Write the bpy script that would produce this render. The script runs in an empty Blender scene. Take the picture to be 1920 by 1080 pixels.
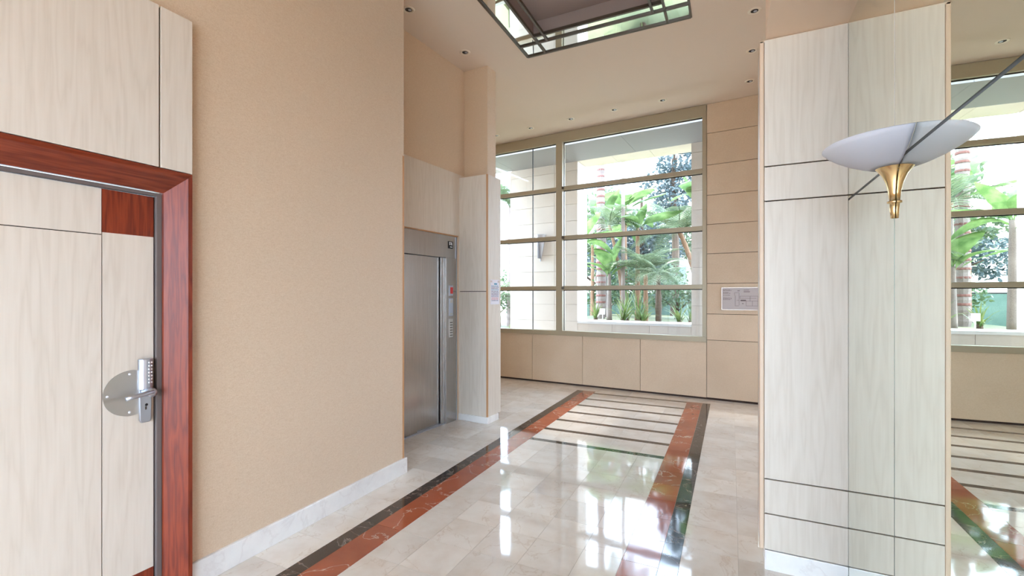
import bpy, bmesh, math, random
from mathutils import Vector, Matrix

random.seed(11)
scene = bpy.context.scene
COL = scene.collection
R = math.radians

# ------------------------------------------------------------------ camera
cam_d = bpy.data.cameras.new('camera')
cam = bpy.data.objects.new('camera', cam_d)
COL.objects.link(cam)
cam_d.sensor_width = 36.0
cam_d.lens = 855.0 / 1920.0 * 36.0
cam_d.shift_y = 14.0 / 1920.0            # eye level sits a little below mid frame
cam_d.clip_start = 0.05
cam_d.clip_end = 300
cam.location = (0, 0, 1.55)
cam.rotation_euler = (R(90), 0, R(25.674))
scene.camera = cam

# ------------------------------------------------------------------ sky, sun, exposure
SKY = 3.6
world = bpy.data.worlds.new('world')
scene.world = world
world.use_nodes = True
wn = world.node_tree.nodes
wn['Background'].inputs[0].default_value = (0.615, 0.785, 1.0, 1)
wn['Background'].inputs[1].default_value = SKY

sun_d = bpy.data.lights.new('sun', 'SUN')
sun_d.energy = 3.5
sun_d.angle = R(8)
sun_d.color = (1.0, 0.96, 0.90)
sun = bpy.data.objects.new('sun', sun_d)
COL.objects.link(sun)
sun.rotation_euler = (R(-16), R(-36), 0)   # high, from the garden's left

vs = scene.view_settings
vs.view_transform = 'Standard'
vs.look = 'None'
vs.gamma = 1.0
vs.use_curve_mapping = False
vs.exposure = 2.2

cy = scene.cycles
cy.use_denoising = True
cy.max_bounces = 14
cy.diffuse_bounces = 8
cy.glossy_bounces = 8
cy.transmission_bounces = 8
cy.transparent_max_bounces = 24
cy.sample_clamp_indirect = 8.0
cy.caustics_reflective = False
cy.caustics_refractive = False


def portal(name, loc, rot, sx, sy):
    """guides sampling of the daylight through a wall opening (gives off no light itself)"""
    d = bpy.data.lights.new(name, 'AREA')
    d.shape = 'RECTANGLE'
    d.size, d.size_y = sx, sy
    d.cycles.is_portal = True
    o = bpy.data.objects.new(name, d)
    COL.objects.link(o)
    o.location = loc
    o.rotation_euler = rot
    return o


# ------------------------------------------------------------------ materials
MATS = {}


def new_mat(name):
    m = bpy.data.materials.new(name)
    m.use_nodes = True
    nt = m.node_tree
    b = nt.nodes['Principled BSDF']
    MATS[name] = m
    return m, nt, b


def srgb(r, g, b):
    f = lambda c: (c / 255 / 12.92) if c / 255 <= 0.04045 else ((c / 255 + 0.055) / 1.055) ** 2.4
    return (f(r), f(g), f(b), 1)


def N(nt, t, **kw):
    n = nt.nodes.new(t)
    for k, v in kw.items():
        if k.startswith('i_'):
            key = k[2:]
            key = int(key) if key.isdigit() else key.replace('_', ' ')
            n.inputs[key].default_value = v
        else:
            setattr(n, k, v)
    return n


def ramp(nt, fac, stops):
    r = nt.nodes.new('ShaderNodeValToRGB')
    cr = r.color_ramp
    while len(cr.elements) < len(stops):
        cr.elements.new(0.5)
    for e, (p, c) in zip(cr.elements, stops):
        e.position = p
        e.color = c
    nt.links.new(fac, r.inputs[0])
    return r


def coords(nt, scale=(1, 1, 1), rnd=False, kind='Object'):
    tc = nt.nodes.new('ShaderNodeTexCoord')
    mp = nt.nodes.new('ShaderNodeMapping')
    mp.inputs['Scale'].default_value = scale
    nt.links.new(tc.outputs[kind], mp.inputs['Vector'])
    if rnd:
        oi = nt.nodes.new('ShaderNodeObjectInfo')
        mu = N(nt, 'ShaderNodeMath', operation='MULTIPLY')
        mu.inputs[1].default_value = 37.0
        nt.links.new(oi.outputs['Random'], mu.inputs[0])
        cb = nt.nodes.new('ShaderNodeCombineXYZ')
        for i in range(3):
            nt.links.new(mu.outputs[0], cb.inputs[i])
        nt.links.new(cb.outputs[0], mp.inputs['Location'])
    return mp


def plain(name, col, rough=0.5, metal=0.0, spec=0.5, **kw):
    m, nt, b = new_mat(name)
    b.inputs['Base Color'].default_value = col
    b.inputs['Roughness'].default_value = rough
    b.inputs['Metallic'].default_value = metal
    b.inputs['Specular IOR Level'].default_value = spec
    return m


def bump(nt, b, src, strength, dist=0.002):
    bp = nt.nodes.new('ShaderNodeBump')
    bp.inputs['Strength'].default_value = strength
    bp.inputs['Distance'].default_value = dist
    nt.links.new(src, bp.inputs['Height'])
    nt.links.new(bp.outputs[0], b.inputs['Normal'])


def wood(name, c_dark, c_mid, c_light, rough=0.45, scale=1.0, spec=0.35, axis=2, contrast=1.0):
    """straight vertical grain with a few cathedral arches"""
    m, nt, b = new_mat(name)
    sc = [7 * scale, 7 * scale, 7 * scale]
    sc[axis] = 0.55 * scale
    mp = coords(nt, sc, rnd=True)
    n1 = N(nt, 'ShaderNodeTexNoise', i_Scale=1.6, i_Detail=3.0, i_Roughness=0.5)
    nt.links.new(mp.outputs[0], n1.inputs['Vector'])
    mix = N(nt, 'ShaderNodeMath', operation='MULTIPLY')
    mix.inputs[1].default_value = 13.0
    nt.links.new(n1.outputs['Fac'], mix.inputs[0])
    fr = N(nt, 'ShaderNodeMath', operation='PINGPONG')
    fr.inputs[1].default_value = 1.0
    nt.links.new(mix.outputs[0], fr.inputs[0])
    sc2 = [130 * scale] * 3
    sc2[axis] = 2.2 * scale
    mp2 = coords(nt, sc2, rnd=True)
    n2 = N(nt, 'ShaderNodeTexNoise', i_Scale=1.0, i_Detail=4.0, i_Roughness=0.6)
    nt.links.new(mp2.outputs[0], n2.inputs['Vector'])
    a = N(nt, 'ShaderNodeMath', operation='MULTIPLY_ADD')
    a.inputs[1].default_value = 0.45
    nt.links.new(fr.outputs[0], a.inputs[0])
    s2 = N(nt, 'ShaderNodeMath', operation='MULTIPLY')
    s2.inputs[1].default_value = 0.6
    nt.links.new(n2.outputs['Fac'], s2.inputs[0])
    nt.links.new(s2.outputs[0], a.inputs[2])
    r = ramp(nt, a.outputs[0], [(0.12, c_dark), (0.45, c_mid), (0.85, c_light)])
    nt.links.new(r.outputs[0], b.inputs['Base Color'])
    b.inputs['Roughness'].default_value = rough
    b.inputs['Specular IOR Level'].default_value = spec
    bump(nt, b, n2.outputs['Fac'], 0.06)
    return m


def marble(name, base, cloud, vein, rough=0.07, vein_w=0.02, scale=3.0, spots=None, vary=0.10, wav=0.05, vein_mix=0.8):
    m, nt, b = new_mat(name)
    mp = coords(nt, (1, 1, 1), rnd=True)
    warp = N(nt, 'ShaderNodeTexNoise', i_Scale=scale * 1.3, i_Detail=5.0, i_Roughness=0.6)
    nt.links.new(mp.outputs[0], warp.inputs['Vector'])
    r0 = ramp(nt, warp.outputs['Fac'], [(0.33, cloud), (0.62, base)])
    # veins: thin iso-lines of a second noise
    n2 = N(nt, 'ShaderNodeTexNoise', i_Scale=scale * 0.9, i_Detail=6.0, i_Roughness=0.55, i_Distortion=0.6)
    nt.links.new(mp.outputs[0], n2.inputs['Vector'])
    sb = N(nt, 'ShaderNodeMath', operation='SUBTRACT')
    sb.inputs[1].default_value = 0.5
    nt.links.new(n2.outputs['Fac'], sb.inputs[0])
    ab = N(nt, 'ShaderNodeMath', operation='ABSOLUTE')
    nt.links.new(sb.outputs[0], ab.inputs[0])
    rv = ramp(nt, ab.outputs[0], [(0.0, (1, 1, 1, 1)), (vein_w, (0, 0, 0, 1))])
    mul = N(nt, 'ShaderNodeMath', operation='MULTIPLY')
    mul.inputs[1].default_value = vein_mix
    nt.links.new(rv.outputs[0], mul.inputs[0])
    mx = N(nt, 'ShaderNodeMix', data_type='RGBA')
    nt.links.new(mul.outputs[0], mx.inputs[0])
    nt.links.new(r0.outputs[0], mx.inputs[6])
    mx.inputs[7].default_value = vein
    out = mx.outputs[2]
    if spots:
        vo = N(nt, 'ShaderNodeTexVoronoi', i_Scale=26.0)
        nt.links.new(mp.outputs[0], vo.inputs['Vector'])
        rs = ramp(nt, vo.outputs['Distance'], [(0.10, (1, 1, 1, 1)), (0.2, (0, 0, 0, 1))])
        m2 = N(nt, 'ShaderNodeMix', data_type='RGBA')
        nt.links.new(rs.outputs[0], m2.inputs[0])
        nt.links.new(out, m2.inputs[6])
        m2.inputs[7].default_value = spots
        out = m2.outputs[2]
    oi = nt.nodes.new('ShaderNodeObjectInfo')
    mr = N(nt, 'ShaderNodeMapRange')
    mr.inputs['To Min'].default_value = 1 - vary
    mr.inputs['To Max'].default_value = 1 + vary * 0.4
    nt.links.new(oi.outputs['Random'], mr.inputs['Value'])
    hs = N(nt, 'ShaderNodeHueSaturation')
    nt.links.new(mr.outputs[0], hs.inputs['Value'])
    nt.links.new(out, hs.inputs['Color'])
    nt.links.new(hs.outputs[0], b.inputs['Base Color'])
    b.inputs['Roughness'].default_value = rough
    b.inputs['Specular IOR Level'].default_value = 0.8
    if wav:
        mpw = coords(nt, (1, 1, 1), rnd=True)
        nw = N(nt, 'ShaderNodeTexNoise', i_Scale=5.0, i_Detail=1.0)
        nt.links.new(mpw.outputs[0], nw.inputs['Vector'])
        bump(nt, b, nw.outputs['Fac'], wav, 0.02)
    return m


# pale bleached oak, mahogany, stone, metal ...
OAK = wood('pale_oak', srgb(211, 199, 183), srgb(219, 208, 193), srgb(224, 214, 200), rough=0.42, spec=0.4)
LIP = plain('oak_lipping', srgb(222, 196, 170), 0.45)
LIP_O = plain('oak_edge_orange', srgb(196, 146, 100), 0.45)
MAHOG = wood('mahogany', srgb(88, 30, 14), srgb(122, 46, 24), srgb(146, 62, 34), rough=0.4, scale=1.6, spec=0.4)
MAHOG_H = wood('mahogany_crosswise', srgb(88, 30, 14), srgb(118, 44, 24), srgb(138, 58, 34), rough=0.22, scale=1.6, spec=0.6, axis=1)
DARK = plain('dark_groove', srgb(62, 44, 36), 0.8)
JAMB = plain('grey_brown_metal', srgb(108, 98, 94), 0.6)
BLACK = plain('black_rubber', srgb(28, 24, 24), 0.7)
STEEL = plain('satin_steel', (0.54, 0.58, 0.65, 1), 0.4, 1.0)
PLATE = plain('brushed_plate', (0.60, 0.58, 0.54, 1), 0.42, 1.0)
BRASS = plain('brass', (0.80, 0.60, 0.32, 1), 0.26, 1.0)
WHITE = plain('white_plastic', srgb(235, 235, 238), 0.5)
PAPER = plain('paper', srgb(236, 234, 242), 0.8)
INK = plain('ink_dark', srgb(84, 80, 104), 0.8)
INK_R = plain('ink_red', srgb(200, 96, 96), 0.8)
INK_C = plain('ink_cyan', srgb(96, 156, 186), 0.8)
REDLAMP = plain('red_indicator', srgb(206, 60, 60), 0.4)
GROUT = plain('grout', srgb(176, 166, 152), 0.7)
CEIL = plain('ceiling_paint', srgb(219, 203, 186), 0.75, spec=0.2)
CEIL_B = plain('bulkhead_paint', srgb(242, 216, 190), 0.7, spec=0.2)
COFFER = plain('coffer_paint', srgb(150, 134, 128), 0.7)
BRONZE = plain('dark_bronze', srgb(84, 74, 64), 0.4, 0.3)
SKIRT = marble('white_marble', srgb(240, 238, 234), srgb(228, 225, 222), srgb(216, 210, 206), rough=0.15, vary=0.02, wav=0, vein_mix=0.4)
TILE = marble('cream_marble', srgb(233, 225, 214), srgb(221, 208, 193), srgb(198, 174, 150), rough=0.05, vein_w=0.010, vein_mix=0.4, vary=0.10, wav=0.035)
ORANGE = marble('rust_marble', srgb(172, 88, 56), srgb(154, 74, 46), srgb(224, 194, 172), rough=0.06, vein_w=0.006, scale=2.2, vary=0.10, wav=0.03)
DKMARB = marble('dark_emperador_marble', srgb(64, 50, 44), srgb(38, 29, 26), srgb(168, 150, 136), rough=0.06, vein_w=0.014, scale=5.0, vary=0.12, wav=0.03, vein_mix=0.6)
BRONZE_F = plain('champagne_frame', srgb(170, 158, 134), 0.45, 0.25)


def make_wallpaper():
    m, nt, b = new_mat('woven_wallpaper')
    mp = coords(nt, (30, 30, 420))
    n1 = N(nt, 'ShaderNodeTexNoise', i_Scale=1.0, i_Detail=3.0, i_Roughness=0.65)
    nt.links.new(mp.outputs[0], n1.inputs['Vector'])
    mp2 = coords(nt, (180, 180, 180))
    n2 = N(nt, 'ShaderNodeTexNoise', i_Scale=1.0, i_Detail=2.0)
    nt.links.new(mp2.outputs[0], n2.inputs['Vector'])
    ad = N(nt, 'ShaderNodeMath', operation='ADD')
    nt.links.new(n1.outputs['Fac'], ad.inputs[0])
    nt.links.new(n2.outputs['Fac'], ad.inputs[1])
    r = ramp(nt, ad.outputs[0], [(0.75, srgb(205, 177, 146)), (1.0, srgb(216, 192, 163)), (1.25, srgb(224, 203, 177))])
    for e, p in zip(r.color_ramp.elements, (0.3, 0.5, 0.7)):
        e.position = p
    ml = N(nt, 'ShaderNodeMath', operation='MULTIPLY')
    ml.inputs[1].default_value = 0.5
    nt.links.new(ad.outputs[0], ml.inputs[0])
    nt.links.new(ml.outputs[0], r.inputs[0])
    nt.links.new(r.outputs[0], b.inputs['Base Color'])
    b.inputs['Roughness'].default_value = 0.55
    b.inputs['Specular IOR Level'].default_value = 0.4
    b.inputs['Sheen Weight'].default_value = 0.35
    b.inputs['Sheen Roughness'].default_value = 0.5
    bump(nt, b, ad.outputs[0], 0.12)
    return m


WPAPER = make_wallpaper()


def make_stone(name, c0, c1, rough=0.6):
    m, nt, b = new_mat(name)
    mp = coords(nt, (1, 1, 1), rnd=True)
    n1 = N(nt, 'ShaderNodeTexNoise', i_Scale=2.2, i_Detail=4.0)
    n2 = N(nt, 'ShaderNodeTexNoise', i_Scale=70.0, i_Detail=2.0)
    for n in (n1, n2):
        nt.links.new(mp.outputs[0], n.inputs['Vector'])
    ad = N(nt, 'ShaderNodeMath', operation='MULTIPLY_ADD')
    ad.inputs[1].default_value = 0.4
    nt.links.new(n2.outputs['Fac'], ad.inputs[0])
    ml = N(nt, 'ShaderNodeMath', operation='MULTIPLY')
    ml.inputs[1].default_value = 0.6
    nt.links.new(n1.outputs['Fac'], ml.inputs[0])
    nt.links.new(ml.outputs[0], ad.inputs[2])
    r = ramp(nt, ad.outputs[0], [(0.35, c0), (0.65, c1)])
    oi = nt.nodes.new('ShaderNodeObjectInfo')
    mr = N(nt, 'ShaderNodeMapRange')
    mr.inputs['To Min'].default_value = 0.96
    mr.inputs['To Max'].default_value = 1.02
    nt.links.new(oi.outputs['Random'], mr.inputs['Value'])
    hs = N(nt, 'ShaderNodeHueSaturation')
    nt.links.new(mr.outputs[0], hs.inputs['Value'])
    nt.links.new(r.outputs[0], hs.inputs['Color'])
    nt.links.new(hs.outputs[0], b.inputs['Base Color'])
    b.inputs['Roughness'].default_value = rough
    return m


STONE = make_stone('beige_limestone', srgb(206, 182, 154), srgb(216, 194, 167))
STONE_X = make_stone('pale_outdoor_limestone', srgb(226, 214, 200), srgb(234, 224, 212), 0.75)
SOFFIT_X = plain('grey_outdoor_soffit', srgb(148, 146, 148), 0.6)
PAVING = make_stone('pale_paving', srgb(190, 186, 180), srgb(205, 201, 195), 0.8)


def make_brushed():
    m, nt, b = new_mat('brushed_elevator_steel')
    mp = coords(nt, (260, 260, 3))
    n1 = N(nt, 'ShaderNodeTexNoise', i_Scale=1.0, i_Detail=3.0)
    nt.links.new(mp.outputs[0], n1.inputs['Vector'])
    r = ramp(nt, n1.outputs['Fac'], [(0.3, (0.38, 0.355, 0.335, 1)), (0.7, (0.47, 0.445, 0.425, 1))])
    nt.links.new(r.outputs[0], b.inputs['Base Color'])
    b.inputs['Metallic'].default_value = 1.0
    b.inputs['Roughness'].default_value = 0.27
    b.inputs['Anisotropic'].default_value = 0.5
    return m


ESTEEL = make_brushed()


def make_mirror(name, col, rough=0.0, wav=0.0):
    m, nt, b = new_mat(name)
    b.inputs['Base Color'].default_value = col
    b.inputs['Metallic'].default_value = 1.0
    b.inputs['Roughness'].default_value = rough
    if wav:
        mp = coords(nt, (1, 1, 1), rnd=True)
        n = N(nt, 'ShaderNodeTexNoise', i_Scale=2.0, i_Detail=0.0)
        nt.links.new(mp.outputs[0], n.inputs['Vector'])
        bump(nt, b, n.outputs['Fac'], wav, 0.05)
    return m


MIRROR = make_mirror('mirror_glass', (0.83, 0.86, 0.78, 1))
MIRROR_C = make_mirror('ceiling_mirror_glass', (0.78, 0.80, 0.78, 1), 0.02, 0.06)
SEAM_L = plain('painted_edge_glint', srgb(238, 242, 240), 0.3)  # diffuse white stands in for the bright reflection along the bevel
SEAM_D = plain('dark_mirror_seam', srgb(36, 46, 54), 0.4)


def make_glass(name, tint=(0.975, 0.98, 0.98, 1)):
    m = bpy.data.materials.new(name)
    m.use_nodes = True
    nt = m.node_tree
    nt.nodes.clear()
    out = nt.nodes.new('ShaderNodeOutputMaterial')
    tr = N(nt, 'ShaderNodeBsdfTransparent')
    tr.inputs[0].default_value = tint
    gl = N(nt, 'ShaderNodeBsdfGlossy')
    gl.inputs['Roughness'].default_value = 0.0
    lw = N(nt, 'ShaderNodeLayerWeight')
    lw.inputs[0].default_value = 0.5
    pw = N(nt, 'ShaderNodeMath', operation='POWER')
    pw.inputs[1].default_value = 5.0
    nt.links.new(lw.outputs['Facing'], pw.inputs[0])
    ma = N(nt, 'ShaderNodeMath', operation='MULTIPLY_ADD')
    ma.inputs[1].default_value = 0.96
    ma.inputs[2].default_value = 0.035
    nt.links.new(pw.outputs[0], ma.inputs[0])
    mx = N(nt, 'ShaderNodeMixShader')
    nt.links.new(ma.outputs[0], mx.inputs[0])
    nt.links.new(tr.outputs[0], mx.inputs[1])
    nt.links.new(gl.outputs[0], mx.inputs[2])
    nt.links.new(mx.outputs[0], out.inputs[0])
    return m


GLASS = make_glass('window_glass')


def make_frosted():
    m = bpy.data.materials.new('frosted_lamp_glass')
    m.use_nodes = True
    nt = m.node_tree
    b = nt.nodes['Principled BSDF']
    b.inputs['Base Color'].default_value = srgb(238, 240, 248)
    b.inputs['Roughness'].default_value = 0.45
    out = nt.nodes['Material Output']
    t = N(nt, 'ShaderNodeBsdfTranslucent')
    t.inputs[0].default_value = srgb(242, 245, 252)
    mx = N(nt, 'ShaderNodeMixShader')
    mx.inputs[0].default_value = 0.45
    nt.links.new(b.outputs[0], mx.inputs[1])
    nt.links.new(t.outputs[0], mx.inputs[2])
    nt.links.new(mx.outputs[0], out.inputs[0])
    return m


FROST = make_frosted()


def leaf_mat(name, c0, c1, trans=0.4):
    m = bpy.data.materials.new(name)
    m.use_nodes = True
    nt = m.node_tree
    b = nt.nodes['Principled BSDF']
    out = nt.nodes['Material Output']
    mp = coords(nt, (3, 3, 3), rnd=True)
    n = N(nt, 'ShaderNodeTexNoise', i_Scale=1.5, i_Detail=2.0)
    nt.links.new(mp.outputs[0], n.inputs['Vector'])
    r = ramp(nt, n.outputs['Fac'], [(0.35, c0), (0.65, c1)])
    nt.links.new(r.outputs[0], b.inputs['Base Color'])
    b.inputs['Roughness'].default_value = 0.45
    t = N(nt, 'ShaderNodeBsdfTranslucent')
    nt.links.new(r.outputs[0], t.inputs[0])
    mx = N(nt, 'ShaderNodeMixShader')
    mx.inputs[0].default_value = trans
    nt.links.new(b.outputs[0], mx.inputs[1])
    nt.links.new(t.outputs[0], mx.inputs[2])
    nt.links.new(mx.outputs[0], out.inputs[0])
    return m


L_BAN = leaf_mat('banana_leaf', srgb(78, 106, 60), srgb(114, 138, 88), 0.45)
L_PALM = leaf_mat('palm_leaf', srgb(76, 94, 68), srgb(112, 126, 96))
L_BLUE = leaf_mat('blue_green_leaf', srgb(54, 68, 72), srgb(90, 104, 104), 0.3)
L_DARK = leaf_mat('dark_green_leaf', srgb(66, 88, 60), srgb(104, 124, 90), 0.35)
L_STRAP = leaf_mat('strap_leaf', srgb(70, 98, 52), srgb(126, 138, 84), 0.35)
BARK = make_stone('palm_bark', srgb(112, 98, 92), srgb(144, 130, 124), 0.9)
BARK_O = make_stone('orange_bark', srgb(116, 84, 62), srgb(146, 114, 90), 0.9)
BARK_B = make_stone('brown_bark', srgb(66, 50, 38), srgb(92, 74, 60), 0.9)
RINGC = make_stone('palm_ring_scar', srgb(104, 66, 60), srgb(128, 88, 80), 0.9)
LAWN = make_stone('lawn_soil', srgb(84, 92, 64), srgb(110, 112, 84), 0.9)
NETTING = make_stone('green_netting', srgb(78, 102, 92), srgb(106, 128, 116), 0.8)


# ------------------------------------------------------------------ mesh helpers
def box(bm, x0, y0, z0, x1, y1, z1):
    xs, ys, zs = sorted((x0, x1)), sorted((y0, y1)), sorted((z0, z1))
    v = [bm.verts.new((x, y, z)) for z in zs for y in ys for x in xs]
    for f in ((0, 2, 3, 1), (4, 5, 7, 6), (0, 1, 5, 4), (2, 6, 7, 3), (0, 4, 6, 2), (1, 3, 7, 5)):
        bm.faces.new([v[i] for i in f])


def quad(bm, *pts):
    return bm.faces.new([bm.verts.new(p) for p in pts])


def prism(bm, poly, axis, a, b):
    """extrude a polygon (list of 2-tuples) along an axis from a to b"""
    def P(p, h):
        return {0: (h, p[0], p[1]), 1: (p[0], h, p[1]), 2: (p[0], p[1], h)}[axis]
    lo = [bm.verts.new(P(p, a)) for p in poly]
    hi = [bm.verts.new(P(p, b)) for p in poly]
    n = len(poly)
    bm.faces.new(lo[::-1])
    bm.faces.new(hi)
    for i in range(n):
        bm.faces.new([lo[i], lo[(i + 1) % n], hi[(i + 1) % n], hi[i]])


def lathe(bm, prof, seg=32, a0=0.0, a1=2 * math.pi, c=(0, 0, 0)):
    """revolve (r, z) profile around the vertical through c"""
    full = abs(a1 - a0 - 2 * math.pi) < 1e-6
    n = seg if full else seg + 1
    rings = []
    for r, z in prof:
        rings.append([bm.verts.new((c[0] + r * math.cos(a0 + (a1 - a0) * i / seg),
                                    c[1] + r * math.sin(a0 + (a1 - a0) * i / seg), c[2] + z)) for i in range(n)])
    for k in range(len(prof) - 1):
        for i in range(n if full else n - 1):
            j = (i + 1) % n
            bm.faces.new([rings[k][i], rings[k][j], rings[k + 1][j], rings[k + 1][i]])
    return rings


def tube(bm, pts, rads, seg=8):
    pts = [Vector(p) for p in pts]
    rings = []
    for i, p in enumerate(pts):
        d = (pts[min(i + 1, len(pts) - 1)] - pts[max(i - 1, 0)]).normalized()
        a = d.orthogonal().normalized() if abs(d.z) < 0.95 else Vector((1, 0, 0))
        a = (a - d * a.dot(d)).normalized()
        b = d.cross(a)
        r = rads[i] if isinstance(rads, (list, tuple)) else rads
        rings.append([bm.verts.new(p + (a * math.cos(t) + b * math.sin(t)) * r)
                      for t in [2 * math.pi * k / seg for k in range(seg)]])
    for k in range(len(pts) - 1):
        for i in range(seg):
            j = (i + 1) % seg
            bm.faces.new([rings[k][i], rings[k][j], rings[k + 1][j], rings[k + 1][i]])
    bm.faces.new(rings[0][::-1])
    bm.faces.new(rings[-1])


def obj(name, bm, m, parent=None, smooth=False, bevel=0.0, loc=None, rz=0.0):
    bmesh.ops.recalc_face_normals(bm, faces=bm.faces)
    me = bpy.data.meshes.new(name)
    bm.to_mesh(me)
    bm.free()
    if m is not None:
        me.materials.append(m)
    if smooth:
        for p in me.polygons:
            p.use_smooth = True
    o = bpy.data.objects.new(name, me)
    COL.objects.link(o)
    if parent is not None:
        o.parent = parent
    if loc is not None:
        o.location = loc
    o.rotation_euler = (0, 0, rz)
    if bevel:
        b = o.modifiers.new('bevel', 'BEVEL')
        b.width = bevel
        b.segments = 2
        b.limit_method = 'ANGLE'
    return o


def bx(name, lo, hi, m, parent=None, bevel=0.0, **kw):
    bm = bmesh.new()
    box(bm, *lo, *hi)
    return obj(name, bm, m, parent, bevel=bevel, **kw)


def inst(name, src, parent, loc, rot=(0, 0, 0), scl=(1, 1, 1), m=None):
    """another object on the same mesh"""
    o = bpy.data.objects.new(name, src)
    COL.objects.link(o)
    o.parent = parent
    o.location = loc
    o.rotation_euler = rot
    o.scale = scl
    return o


def tag(o, label, cat, group=None, kind=None):
    o['label'] = label
    o['category'] = cat
    if group:
        o['group'] = group
    if kind:
        o['kind'] = kind
    return o


def struct(o, label, cat):
    return tag(o, label, cat, kind='structure')


def empty(name, loc=(0, 0, 0), rz=0.0):
    o = bpy.data.objects.new(name, None)
    o.empty_display_size = 0.1
    COL.objects.link(o)
    o.location = loc
    o.rotation_euler = (0, 0, rz)
    return o


# reference lines of the plan (metres; camera stands over the origin, +Y runs down the hall)
H = 4.40                                   # ceiling
XL = -2.575                                # wallpapered left wall
XM = 0.56                                  # mirror plane
YP = 2.95                                  # pilaster face
FAR_O, FAR_R = Vector((0.306, 7.334, 0)), R(-4.307)    # far wall frame: x along the wall, y outwards
ELV_O, ELV_R = Vector((-3.16, 3.90, 0)), R(85.0)       # elevator wall frame: x away from camera, y into wall
PIER_O, PIER_R = Vector((-2.649, 4.828, 0)), R(-3.3)


def far(u, w, z=0.0):
    return FAR_O + Matrix.Rotation(FAR_R, 3, 'Z') @ Vector((u, w, z))


# ================================================================== FLOOR
floor = bx('floor', (-5.2, -5.0, -0.12), (4.2, 8.2, -0.0015), GROUT)
struct(floor, 'polished cream marble floor with a rust and dark marble border', 'floor')

TILE_MESH = {}


def tile(name, x0, y0, x1, y1, m, gap=0.0009):
    w, d = round(x1 - x0 - 2 * gap, 3), round(y1 - y0 - 2 * gap, 3)
    key = (w, d, m.name)
    if key not in TILE_MESH:
        bm = bmesh.new()
        box(bm, -w / 2, -d / 2, -0.02, w / 2, d / 2, 0.0)
        me = bpy.data.meshes.new(name)
        bmesh.ops.recalc_face_normals(bm, faces=bm.faces)
        bm.to_mesh(me)
        bm.free()
        me.materials.append(m)
        TILE_MESH[key] = me
    o = inst(name, TILE_MESH[key], floor, ((x0 + x1) / 2, (y0 + y1) / 2, 0.0))
    o.rotation_euler = (R(random.uniform(-0.05, 0.05)), R(random.uniform(-0.05, 0.05)), 0)
    return o


# border lines in X
BD0, BO0, IN0 = -2.272, -2.165, -1.965     # left: dark | rust | field
IN1, BO1, BD1 = -0.578, -0.375, -0.268     # right: field | rust | dark
P = 0.305
YROW = [1.17 + P * k for k in range(11)] + [4.513]
YEND = 7.06
xcols = [IN0, -1.727, -1.422, -1.117, -0.812, IN1]
for j in range(len(YROW) - 1):
    for i in range(5):
        tile('field_tile', xcols[i], YROW[j], xcols[i + 1], YROW[j + 1], TILE)
# seven dark bars with cream slabs between them
y = YROW[-1]
ST = 0.075
PIT = 0.4195
for k in range(7):
    tile('dark_bar', IN0, y, IN1, y + ST, DKMARB)
    top = y + PIT
    if k < 6:
        for i in range(5):
            tile('field_tile', xcols[i], y + ST, xcols[i + 1], top, TILE)
    y = top
YBAR_END = YROW[-1] + 6 * PIT + ST
# border strips
yb = [1.17 + P * k for k in range(20)]
for a, b_, m, nm, step in ((BD0, BO0, DKMARB, 'dark_border_tile', 2), (BO0, IN0, ORANGE, 'rust_border_tile', 2),
                           (IN1, BO1, ORANGE, 'rust_border_tile', 1), (BO1, BD1, DKMARB, 'dark_border_tile', 2)):
    ys = yb[::step]
    yend = YBAR_END + 0.10 if a < -1.5 else YBAR_END
    ys = [v for v in ys if v < yend - 0.08] + [yend]
    for j in range(len(ys) - 1):
        tile(nm, a, ys[j], b_, ys[j + 1], m)
# cream tiles left of the border (hall side strip, elevator recess, corner by the window)
for j in range(0, 20):
    y0 = 1.17 + P * j
    tile('hall_tile', -2.575, y0, BD0, y0 + P, TILE)
    if y0 > 2.95:
        tile('hall_tile', -2.88, y0, -2.575, y0 + P, TILE)
        tile('hall_tile', -3.185, y0, -2.88, y0 + P, TILE)
    if y0 > 4.9:
        for k in range(3):
            tile('hall_tile', -3.49 - P * k, y0, -3.185 - P * k, y0 + P, TILE)
for k in range(6):
    tile('hall_tile', -4.10 + P * k, 1.17 + P * 20, -4.10 + P * (k + 1), 1.17 + P * 21, TILE)
# last row between the pattern and the window wall
tile('hall_tile', BD0, YBAR_END + 0.10, IN0, 7.56, TILE)
for i in range(5):
    tile('hall_tile', xcols[i], YBAR_END, xcols[i + 1], 7.53, TILE)
tile('hall_tile', IN1, YBAR_END, BD1, 7.43, TILE)
# right of the border, as far as the mirror and the pilaster
for j in range(0, 20):
    y0 = 1.17 + P * j
    for k in range(3):
        x0 = BD1 + P * k
        x1 = XM - 0.002 if (k == 2 and y0 < 2.9) else x0 + P
        tile('hall_tile', x0, y0, x1, y0 + P, TILE)
for k in range(3):
    tile('hall_tile', BD1 + P * k, 1.17 + P * 20, BD1 + P * (k + 1), 7.42, TILE)
# the rest of the hall floor, out of sight, is one slab each
far_slab = bx('floor_slab', (0.65, 3.2, -0.02), (2.4, 7.7, -0.0005), TILE, floor)
near_slab = bx('floor_slab', (-2.575, -5.0, -0.02), (4.2, 1.165, -0.0005), TILE, floor)

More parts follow.
